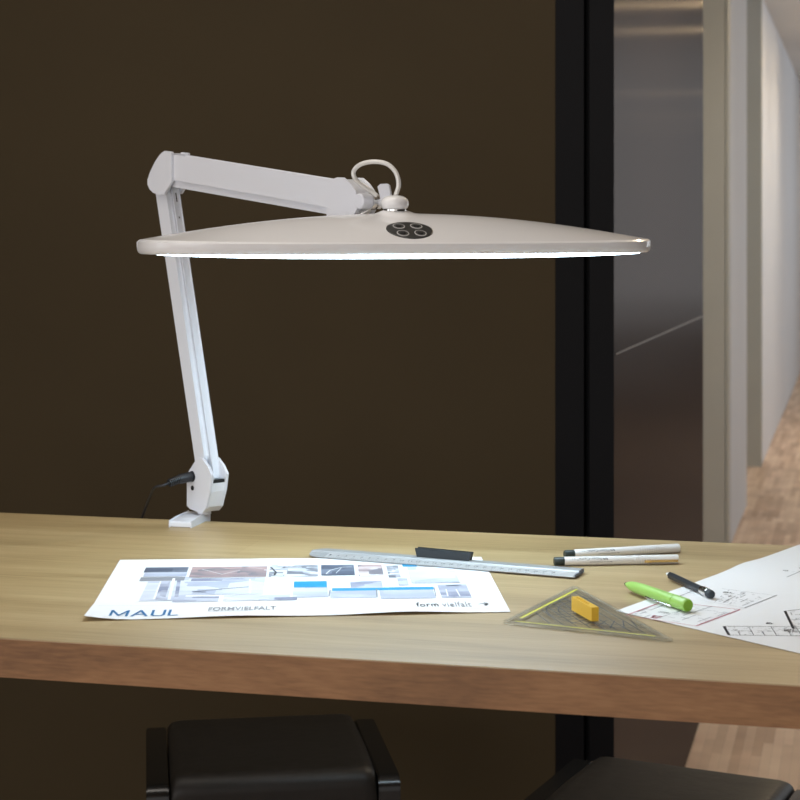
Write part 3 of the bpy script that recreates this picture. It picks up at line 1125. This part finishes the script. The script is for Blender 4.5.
GL = {'M': ([(0, 0), (0, 1)], [(0, 1), (.5, .1), (1, 1)], [(1, 1), (1, 0)]), 'A': ([(0, 0), (.5, 1), (1, 0)], [(.2, .3), (.8, .3)]),
      'U': ([(0, 1), (0, .15), (.2, 0), (.8, 0), (1, .15), (1, 1)],), 'L': ([(0, 1), (0, 0), (1, 0)],)}
ua0, va1 = w2uv(111.5, 611.8)
ua1, va0 = w2uv(180.0, 616.0)
bm = bmesh.new()
xx = 0.01
for ch, wd_ in (('M', .30), ('A', .28), ('U', .24), ('L', .19)):
    for stroke in GL[ch]:
        for (a, b_) in zip(stroke, stroke[1:]):
            A, B_ = [uv2w(ua0 + (ua1 - ua0) * (xx + p_[0] * (wd_ - 0.075) + 0.01), va0 + (va1 - va0) * p_[1], 0.0002) for p_ in (a, b_)]
            d = (B_ - A); n = Vector((-d.y, d.x, 0)).normalized() * 0.0013; e_ = d.normalized() * 0.0012
            quad(bm, [A - n - e_, B_ - n + e_, B_ + n + e_, A + n - e_])
    xx += wd_
build('printed_lettering', bm, M['blueink'], poster)

ptext('FORMVIELFALT', 209, 608.0, 276, 610.8, M['inkgrey'], 0.010)
pline(poster, [(208, 612.6), (246, 612.2)], 0.0012, M['inklight'], 'printed_line', fp)
ptext('form', 415.5, 603.4, 439, 607.6, M['ink'], 0.012, 1.1)
ptext('vielfalt', 441, 602.8, 472, 607.3, M['inkgrey'], 0.006, 1.1)
pline(poster, [(478, 604.6), (484, 603.8)], 0.003, M['inklight'], 'printed_line', fp)
pline(poster, [(483, 603.6), (487.5, 604.4), (485, 606)], 0.003, M['ink'], 'printed_line', fp)
pline(poster, [(468, 609.4), (489, 609.0)], 0.0012, M['inklight'], 'printed_line', fp)

# floor plan sheet
qA, qT = pd(616, 611.0, PZ), pd(800, 544.5, PZ)
qB = pd(800, 653.5, PZ)
dT = (qT - qA).normalized()
dB = (qB - qA).normalized()
L1, L2 = 0.56, 0.35
q00, q10, q01 = qA, qA + dB * L2, qA + dT * L1
q11 = q10 + dT * L1


def curl2(u, v):
    e = 0.0022 * math.exp(-((v - 0.52) / 0.06) ** 2) * max(0, 1 - u / 0.12)
    return e


plan = build('floor_plan_drawing', sheet_mesh(q00, q10, q11, q01, curl2, 30, 30), M['paper'], loc=(q00 + q11) / 2)
tag(plan, 'large white sheet with building floor plans and a red outlined drawing, on the right', 'drawing')
fq = lambda x, y: pd(x, y, PZ) + Vector((0, 0, 0.0011))
fq2 = lambda x, y: pd(x, y, PZ + 0.0006)


def g4(p, q, r, s, a, b):        # bilinear in pixels
    return (p[0] * (1 - a) * (1 - b) + q[0] * a * (1 - b) + r[0] * a * b + s[0] * (1 - a) * b, p[1] * (1 - a) * (1 - b) + q[1] * a * (1 - b) + r[1] * a * b + s[1] * (1 - a) * b)


def drawing(corners, cols, rows_, m, wd, seed, name):
    """outline with rooms inside"""
    rnd = random.Random(seed)
    bm = bmesh.new()

    def ln(a, b_, wd):
        A, B_ = fq2(*a), fq2(*b_)
        d = B_ - A
        n = Vector((-d.y, d.x, 0)).normalized() * wd / 2
        quad(bm, [A - n, B_ - n, B_ + n, A + n])
    for k in range(4):
        ln(corners[k], corners[(k + 1) % 4], wd)
    for i in range(1, cols):
        a = i / cols + rnd.uniform(-0.1, 0.1) / cols
        ln(g4(*corners, a, 0), g4(*corners, a, rnd.choice((0.45, 0.8, 1))), wd * 0.6)
    for j in range(1, rows_):
        b_ = j / rows_
        x0 = rnd.uniform(0, 0.2)
        while x0 < 0.95:
            x1 = min(1, x0 + rnd.uniform(0.06, 0.2))
            ln(g4(*corners, x0, b_), g4(*corners, x1, b_), wd * 0.6)
            x0 = x1 + rnd.uniform(0.01, 0.06)
    return build(name, bm, m, plan)


def marks(corners, n, m, wd, seed, ln=0.03, name='plan_notes'):
    rnd = random.Random(seed)
    bm = bmesh.new()
    for _ in range(n):
        a, b_ = rnd.random(), rnd.random()
        da = rnd.uniform(0.3, 1) * ln
        if rnd.random() < 0.3:
            P, Q = g4(*corners, a, b_), g4(*corners, a, min(1, b_ + da * 3))
        else:
            P, Q = g4(*corners, a, b_), g4(*corners, min(1, a + da), b_)
        A, B_ = fq2(*P), fq2(*Q)
        d = B_ - A
        if d.length < 1e-5:
            continue
        nn = Vector((-d.y, d.x, 0)).normalized() * wd / 2
        quad(bm, [A - nn, B_ - nn, B_ + nn, A + nn])
    return build(name, bm, m, plan)


PK = ((625.6, 615.5), (696, 625.8), (740, 609.5), (664, 601.0))
pline(plan, [PK[0], PK[3]], 0.0014, M['pinkline'], 'red_outline', fq2)
pline(plan, [PK[1], PK[2]], 0.0016, M['pinkline'], 'red_outline', fq2)
pline(plan, [PK[0], PK[1]], 0.0010, M['pinkline'], 'red_outline', fq2)
pline(plan, [PK[3], PK[2]], 0.0010, M['pinkline'], 'red_outline', fq2)
marks(PK, 60, M['inkgrey'], 0.0008, 2, 0.12)
marks(((648, 617), (656, 618.5), (663, 616.5), (654, 615.0)), 40, M['pinkline'], 0.0008, 3, 0.3)
marks(((657, 612), (665, 613.5), (671, 613), (662, 611.5)), 20, M['ink'], 0.0008, 5, 0.3)
GK = ((677, 597), (744.5, 607.8), (761, 601.3), (700, 588.0))
pline(plan, [GK[0], GK[3]], 0.0010, M['inkgrey'], 'grey_outline', fq2)
pline(plan, [(744.5, 607.8), (777, 595)], 0.0013, M['inkgrey'], 'grey_outline', fq2)
pline(plan, [(722, 588.6), (775, 595.5)], 0.0006, M['inkgrey'], 'grey_outline', fq2)
pline(plan, [(700, 600), (744.5, 607.8)], 0.0006, M['inklight'], 'grey_outline', fq2)
marks(((712, 602), (742, 606), (768, 596), (728, 590)), 60, M['inkgrey'], 0.0008, 7, 0.1)
marks(((722, 592.5), (730, 593.6), (732, 592.4), (724, 591.5)), 20, M['ink'], 0.0009, 8, 0.4)
SK = ((728.5, 635.0), (840, 636.2), (832, 627.0), (724, 626.2))
drawing(SK, 9, 2, M['ink'], 0.0011, 4, 'floor_plan_strip')
pline(plan, [(724, 626.2), (729, 635.0)], 0.0028, M['ink'], 'thick_wall', fq2)
marks(SK, 90, M['inkgrey'], 0.0009, 11, 0.03)
marks(((783, 632), (796, 633), (797, 629), (784, 629)), 50, M['ink'], 0.0007, 12, 0.2)
UK = ((793, 628.5), (850, 628), (842, 604.5), (785, 611.0))
drawing(UK, 3, 4, M['ink'], 0.0011, 6, 'floor_plan_wing')
pline(plan, [(785, 611.0), (793.5, 628.5)], 0.0028, M['ink'], 'thick_wall', fq2)
marks(UK, 80, M['inkgrey'], 0.0009, 13, 0.06)
marks(((765, 624), (773, 624.3), (774, 622.6), (766, 622.4)), 26, M['ink'], 0.0008, 14, 0.3)
pline(plan, [(787, 577), (802, 570.5)], 0.0012, M['inkgrey'], 'grey_outline', fq2)
marks(((790, 573), (812, 576), (822, 566), (797, 564)), 60, M['inkgrey'], 0.0007, 15, 0.1)
marks(((783, 571), (788, 571.4), (789, 570), (784, 570)), 12, M['ink'], 0.0009, 16, 0.4)

# ---------------------------------------------------------------- aluminium ruler with grip
RZ = DESK + 0.0018
r0, r1 = pd(312, 553.4, RZ), pd(579, 574.6, RZ)
RD = (r1 - r0).normalized()
RN = Vector((-RD.y, RD.x, 0))
RL = (r1 - r0).length
RW = 0.038
ruler = thing('ruler', (r0 + r1) / 2 - Vector((0, 0, 0.0008)), 'silver aluminium ruler with black grip lying across the poster edge', 'ruler')


def rp(a, b_, z=0.0):
    return r0 + RD * a + RN * b_ + Vector((0, 0, z))


bm = bmesh.new()      # cross-section runs along b
sec = [(-RW / 2, 0.0), (-RW / 2, 0.0007), (-0.002, 0.0030), (0.0, 0.0042), (RW / 2 - 0.004, 0.0042), (RW / 2, 0.0035), (RW / 2, 0.0)]
st_ = [(0.0, -0.4, 0.0), (0.006, -0.85, 0.6), (0.014, -1, 0.85), (0.024, -1, 1.0), (RL - 0.001, -1, 1), (RL, -1, 1)]
rings = []
for a, lo, hi in st_:
    rings.append([bm.verts.new(rp(a, max(lo * RW / 2, min(hi * RW / 2, b_)), z_)) for b_, z_ in sec])
for A_, B_ in zip(rings, rings[1:]):
    for k in range(len(sec)):
        j = (k + 1) % len(sec)
        bm.faces.new((A_[k], A_[j], B_[j], B_[k]))
bm.faces.new(rings[0]); bm.faces.new(rings[-1])
build('ruler_blade', bm, M['alu'], ruler)
# scale ticks on the sloping face
bm = bmesh.new()


def slope_z(b_):
    return 0.0007 + (b_ + RW / 2) / (RW / 2 - 0.002) * 0.0023 + 0.00012


n_ = int((RL - 0.03) / 0.0025)
for k in range(n_):
    a = 0.018 + k * 0.0025
    ln = 0.0060 if k % 4 == 0 else 0.0035
    quad(bm, [rp(a, -RW / 2 + 0.0008, slope_z(-RW / 2 + 0.0008)), rp(a + 0.0005, -RW / 2 + 0.0008, slope_z(-RW / 2 + 0.0008)),
              rp(a + 0.0005, -RW / 2 + ln, slope_z(-RW / 2 + ln)), rp(a, -RW / 2 + ln, slope_z(-RW / 2 + ln))])
b2_ = bmesh.new()
ya, yb = -RW / 2 + 0.0003, -0.0022
prism(b2_, [rp(0.024, ya, slope_z(ya) - 0.0001), rp(RL - 0.002, ya, slope_z(ya) - 0.0001), rp(RL - 0.002, yb, slope_z(yb) - 0.0001), rp(0.024, yb, slope_z(yb) - 0.0001)], (0, 0, 0.00006))
build('scale_strip', b2_, M['alu_scale'], ruler)
o = build('scale_marks', bm, M['inkgrey'], ruler)
for k in range(1, 29):
    me = text_mesh(str(k))
    wd_ = 0.0022 * len(str(k))
    for vt in me.vertices:
        b_ = -RW / 2 + 0.0075 + vt.co.y * 0.0040
        vt.co = rp(0.018 + k * 0.01 - wd_ / 2 + vt.co.x * wd_, b_, slope_z(b_))
    link('scale_number', me, M['ink'], ruler)
# dark worn end
bm = bmesh.new()
for (a, b_) in ((RL + 0.0002, 0),):
    obox(bm, rp(a, -RW / 2 + 0.002, 0.0002), RD * 0.0012, RN * (RW - 0.006), (0, 0, 0.0026))
build('end_cap', bm, M['ph_dark'], ruler)
# grip
g0, g1 = pd(416, 556.5, RZ + 0.0045), pd(470, 561.0, RZ + 0.0045)
GD = (g1 - g0).normalized()
GN = Vector((-GD.y, GD.x, 0))
gl = (g1 - g0).length
bm = bmesh.new()
zz = Vector((0, 0, 1))
prism(bm, [g0 + GD * 0.0015 + zz * 0.0001, g1 - GD * 0.002 + zz * 0.0001, g1 + zz * 0.0080, g0 - GD * 0.0005 + zz * 0.0088], GN * 0.009)
bevel(bm, 0.0008)
build('grip', bm, mat('dark_slate_plastic', (0.018, 0.026, 0.032), 0.45), ruler)['label'] = 'black raised grip'

# ---------------------------------------------------------------- set square
TZ = DESK + 0.0012
tL, tT, tR = pd(502.5, 623.5, TZ), pd(574.5, 587, TZ), pd(674, 642, TZ)
setsq = thing('set_square', (tL + tT + tR) / 3 - Vector((0, 0, 0.0006)), 'transparent triangular set square with yellow scale bands and yellow grip', 'set square')


def tri(a, b_, c, inset, z):
    """inset triangle"""
    pts = [a, b_, c]
    cen = (a + b_ + c) / 3
    out = []
    for i in range(3):
        p, q_, r_ = pts[i - 1], pts[i], pts[(i + 1) % 3]
        d1 = (p - q_).normalized(); d2 = (r_ - q_).normalized()
        bis = (d1 + d2).normalized()
        half = d1.angle(d2) / 2
        v = q_ + bis * inset / math.sin(half)
        out.append(Vector((v.x, v.y, z)))
    return out


def clipcorner(pts, c):
    out = []
    for i in range(3):
        p, q_, r_ = pts[i - 1], pts[i], pts[(i + 1) % 3]
        out.append(q_ + (p - q_).normalized() * c)
        out.append(q_ + (r_ - q_).normalized() * c)
    return out


bm = bmesh.new()
outer = clipcorner(tri(tL, tT, tR, 0.0, TZ), 0.004)
prism(bm, outer, (0, 0, 0.0018))
bevel(bm, 0.0012, 1)
build('acrylic_plate', bm, M['acryl'], setsq)
tz = TZ + 0.00195
eLT = (tT - tL).normalized(); eLR = (tR - tL).normalized(); eTR = (tR - tT).normalized()
nLT = Vector((eLT.y, -eLT.x, 0)); nLR = Vector((-eLR.y, eLR.x, 0))
lLT = (tT - tL).length; lLR = (tR - tL).length; lTR = (tR - tT).length


def band(o_, d_, n_v, a, b_, c, e, m, name, z=tz):
    bm = bmesh.new()
    p = o_.copy(); p.z = z
    quad(bm, [p + d_ * a + n_v * c, p + d_ * b_ + n_v * c, p + d_ * b_ + n_v * e, p + d_ * a + n_v * e])
    return build(name, bm, m, setsq)


band(tL, eLT, nLT, 0.022, lLT - 0.018, 0.0085, 0.0112, M['yellowink'], 'yellow_band')
band(tL, eLR, nLR, 0.010, lLR - 0.020, 0.0060, 0.0082, M['yellowink'], 'yellow_band')
# printed lines of the protractor
bm = bmesh.new()


def tl(A, B_, wd):
    d = (B_ - A)
    n = Vector((-d.y, d.x, 0)).normalized() * wd / 2
    A = Vector((A.x, A.y, tz)); B_ = Vector((B_.x, B_.y, tz))
    quad(bm, [A - n, B_ - n, B_ + n, A + n])


for k in range(60):                                     # ticks on the two short sides
    a = 0.012 + k * 0.0025
    ln = 0.0055 if k % 4 == 0 else 0.003
    if a < lLT - 0.012:
        tl(tL + eLT * a + nLT * 0.0015, tL + eLT * a + nLT * (0.0015 + ln), 0.0008)
    if a < lLR - 0.012:
        tl(tL + eLR * a + nLR * 0.0012, tL + eLR * a + nLR * (0.0012 + ln), 0.0008)
for k in range(1, 9):                                   # lines parallel to the long side
    f = 0.18 + k * 0.08
    A = tL + eLT * lLT * f + nLT * 0.014
    B_ = tL + eLR * lLR * f + nLR * 0.012
    tl(A, B_, 0.0012)
mid = (tT + tR) / 2
for k in range(1, 18):                                  # angle rays and protractor arc
    a = PI * k / 18
    d = (eTR * math.cos(a) + Vector((eTR.y, -eTR.x, 0)) * math.sin(a))
    tl(mid + d * 0.045, mid + d * (0.072 if k % 3 else 0.078), 0.0013)
for rr_ in (0.062, 0.074):
    pr = None
    for k in range(0, 41):
        a = PI * k / 40
        p = mid + (eTR * math.cos(a) + Vector((eTR.y, -eTR.x, 0)) * math.sin(a)) * rr_
        if pr is not None:
            tl(pr, p, 0.0012)
        pr = p
for k in range(40):
    a = 0.02 + k * 0.0055
    if a < lTR - 0.02:
        tl(tT + eTR * a + Vector((eTR.y, -eTR.x, 0)) * 0.0015, tT + eTR * a + Vector((eTR.y, -eTR.x, 0)) * 0.006, 0.0008)
tl(tT + eTR * 0.01 + Vector((eTR.y, -eTR.x, 0)) * 0.008, tR - eTR * 0.02 + Vector((eTR.y, -eTR.x, 0)) * 0.008, 0.0005)
build('printed_scales', bm, M['ink'], setsq)
bm = bmesh.new()
ins = clipcorner(tri(tL, tT, tR, 0.0030, TZ + 0.0019), 0.003)
outr = clipcorner(tri(tL, tT, tR, 0.0018, TZ + 0.0019), 0.0035)
for k in range(6):
    quad(bm, [outr[k], outr[(k + 1) % 6], ins[(k + 1) % 6], ins[k]])
build('polished_edge', bm, mat('clear_edge', (0.70, 0.74, 0.68), 0.08, alpha=0.35), setsq)
# rim that catches the lamp light
# grip : slotted yellow bar
GZ = tz + 0.0002
h0, h1 = pd(571.5, 610, GZ), pd(591.5, 621.5, GZ)
hd_ = (h1 - h0).normalized(); hn = Vector((-hd_.y, hd_.x, 0)); hl = (h1 - h0).length
bm = bmesh.new()
W2 = 0.0075
H2 = 0.0135
obox(bm, h0, hd_ * hl, hn * 0.0026, (0, 0, H2))
obox(bm, h0 + hn * (W2 - 0.0026), hd_ * hl, hn * 0.0026, (0, 0, H2))
obox(bm, h0 + hn * 0.0026, hd_ * 0.004, hn * (W2 - 0.0052), (0, 0, H2))
obox(bm, h0 + hn * 0.0026 + hd_ * (hl - 0.016), hd_ * 0.016, hn * (W2 - 0.0052), (0, 0, H2))
obox(bm, h0 + hn * 0.0026 + hd_ * 0.004, hd_ * (hl - 0.020), hn * (W2 - 0.0052), (0, 0, 0.009))
build('grip', bm, M['yellow'], setsq)['label'] = 'orange yellow slotted grip'

# ---------------------------------------------------------------- fineliners


def fineliner(x0, y0, x1, y1, label, clip):
    r = 0.0050
    z = DESK + r + 0.0004
    a, b_ = pd(x0, y0, z), pd(x1, y1, z)
    d = (b_ - a).normalized()
    Ln = (b_ - a).length
    t = thing('fineliner_pen', Vector(((a.x + b_.x) / 2, (a.y + b_.y) / 2, DESK)), label, 'pen', 'grey fineliner pens')
    bm = bmesh.new()
    rod(bm, a + d * 0.0115, a + d * (Ln * 0.635), ((0, 0.0046), (0.01, r), (1, r)), 28)
    body = build('barrel', bm, M['penwhite'], t, auto=40)
    bm = bmesh.new()
    rod(bm, a, a + d * 0.0117, ((0, 0.0042), (0.06, 0.0047), (1, 0.0047)), 24)
    build('end_plug', bm, M['penblack'], t, auto=40)
    bm = bmesh.new()
    prof = [(0, r * 0.98)]
    for k in range(9):
        f = 0.02 + k * 0.055
        prof += [(f, r), (f + 0.02, r * 1.06), (f + 0.04, r * 1.06), (f + 0.05, r)]
    prof += [(0.56, r * 1.05), (0.985, r * 1.05), (1, r * 0.92)]
    # ribs on the grip section, then the smooth cap
    rod(bm, a + d * (Ln * 0.635), b_, prof, 28)
    cap = build('cap', bm, M['penwhite'], t, auto=30)
    if clip:
        side = Vector((d.y, -d.x, 0)).normalized()
        bm = bmesh.new()
        c0 = a + d * (Ln * 0.72) + side * (r * 1.05 + 0.0003) + Vector((0, 0, -0.0022))
        obox(bm, c0, d * (Ln * 0.27), side * 0.0012, (0, 0, 0.0028))
        obox(bm, c0 + d * 0.003, d * 0.004, side * 0.0022, (0, 0, 0.0030))
        bevel(bm, 0.0003, 1)
        build('clip', bm, M['gold'], t)['label'] = 'gold coloured clip'
    # lettering wrapped on the barrel; it reads from the far side, so it stands on its head here
    sd = Vector((d.y, -d.x, 0)).normalized()

    def wrap(u, v):      # u along pen in m, v = arc in m from the top towards the viewer
        th = v / r
        return a + d * u + sd * math.sin(th) * (r + 0.00012) + Vector((0, 0, 1)) * math.cos(th) * (r + 0.00012)
    for s, u0, u1, v0, v1, mk in (('Faber-Castell', 0.054, 0.026, 0.0032, 0.0064, 'ink'), ('ECCO PIGMENT', 0.066, 0.040, 0.0078, 0.0090, 'ink'), ('0.3', 0.024, 0.020, 0.0035, 0.0052, 'inkgrey')):
        me = text_mesh(s)
        for vt in me.vertices:
            vt.co = wrap(u0 + (u1 - u0) * vt.co.x, v0 + (v1 - v0) * vt.co.y)
        link('lettering', me, M[mk], t)
    bm = bmesh.new()
    for (ua_, ub) in ((0.0555, 0.0580), (0.0585, 0.0610)):
        quad(bm, [wrap(ua_, 0.0035), wrap(ub, 0.0045), wrap(ub, 0.0062), wrap(ua_, 0.0055)])
    build('emblem', bm, M['ink'], t)
    return t


fineliner(554, 561.3, 678, 559.0, 'light grey fineliner pen with gold clip, the nearer of the pair', True)
fineliner(564.5, 554.3, 679, 548.0, 'light grey fineliner pen lying behind the pen with the gold clip', False)

# ---------------------------------------------------------------- green pen
r = 0.0064
z = DESK + r + 0.0016
a, b_ = pd(624.5, 583.5, z), pd(688, 605.5, z)
d = (b_ - a).normalized(); Ln = (b_ - a).length
gp = thing('green_pen', Vector(((a.x + b_.x) / 2, (a.y + b_.y) / 2, DESK + 0.0008)), 'thick lime green pen with silver clip beside the set square', 'pen')
bm = bmesh.new()
rod(bm, a + d * 0.0035, a + d * (Ln * 0.80), ((0, 0.0016), (0.04, 0.0030), (0.10, 0.0046), (0.2, 0.0056), (0.35, 0.0062), (1, r)), 32)
build('barrel', bm, M['green'], gp, auto=40)
bm = bmesh.new()
rod(bm, a, a + d * 0.0036, ((0, 0.0006), (0.5, 0.0012), (1, 0.0020)), 14)
build('tip', bm, M['black_pl'], gp, auto=40)
bm = bmesh.new()
rod(bm, a + d * (Ln * 0.802), b_, ((0, r * 0.93), (0.03, r * 1.03), (0.93, r * 1.03), (0.98, r * 0.98), (1, r * 0.9)), 32)
build('cap', bm, M['green'], gp, auto=40)
bm = bmesh.new()
rod(bm, b_ + d * 0.0001, b_ + d * 0.0006, ((0, r * 0.86), (1, r * 0.84)), 32)
build('end_disc', bm, M['green_d'], gp)
side = Vector((d.y, -d.x, 0)).normalized()
bm = bmesh.new()
c0 = a + d * (Ln * 0.46) + side * (r + 0.0022) + Vector((0, 0, -0.0030))
c1 = a + d * (Ln * 0.80) + side * (r + 0.0010) + Vector((0, 0, -0.0040))
tube(bm, catmull([c0 - side * 0.0018, c0, c0 + d * 0.012 + side * 0.0006, c1, c1 + d * 0.003 - side * 0.001], 5), 0.0010, 8)
build('clip', bm, M['chrome'], gp, smooth=True)['label'] = 'silver wire clip'

# ---------------------------------------------------------------- black pencil with silver ferrule
r = 0.0041
z = DESK + r + 0.0016
a, b_ = pd(666.5, 573.5, z), pd(711.5, 594.5, z)
d = (b_ - a).normalized(); Ln = (b_ - a).length
bp_ = thing('black_pencil', Vector(((a.x + b_.x) / 2, (a.y + b_.y) / 2, DESK + 0.0008)), 'short black pencil with silver ferrule and dark eraser end', 'pencil')
bm = bmesh.new()
rod(bm, a + d * 0.009, a + d * (Ln * 0.80), ((0, 0.0034), (0.02, r), (1, r)), 6)
build('barrel', bm, M['black_pl'], bp_)
bm = bmesh.new()
rod(bm, a, a + d * 0.009, ((0, 0.0008), (0.4, 0.0018), (1, 0.0034)), 16)
build('tip', bm, M['inkwhite'], bp_, auto=40)
bm = bmesh.new()
rod(bm, a + d * (Ln * 0.80), a + d * (Ln * 0.93), ((0, r * 1.05), (0.2, r * 1.15), (0.3, r * 1.02), (0.5, r * 1.15), (0.6, r * 1.02), (0.9, r * 1.15), (1, r * 1.05)), 24)
build('ferrule', bm, M['chrome'], bp_, auto=40)
bm = bmesh.new()
rod(bm, a + d * (Ln * 0.93), b_ + d * 0.001, ((0, r * 1.05), (0.6, r * 1.08), (0.9, r * 0.98), (1, r * 0.75)), 24)
build('eraser', bm, mat('dark_grey_eraser', (0.03, 0.04, 0.05), 0.6), bp_, auto=50)
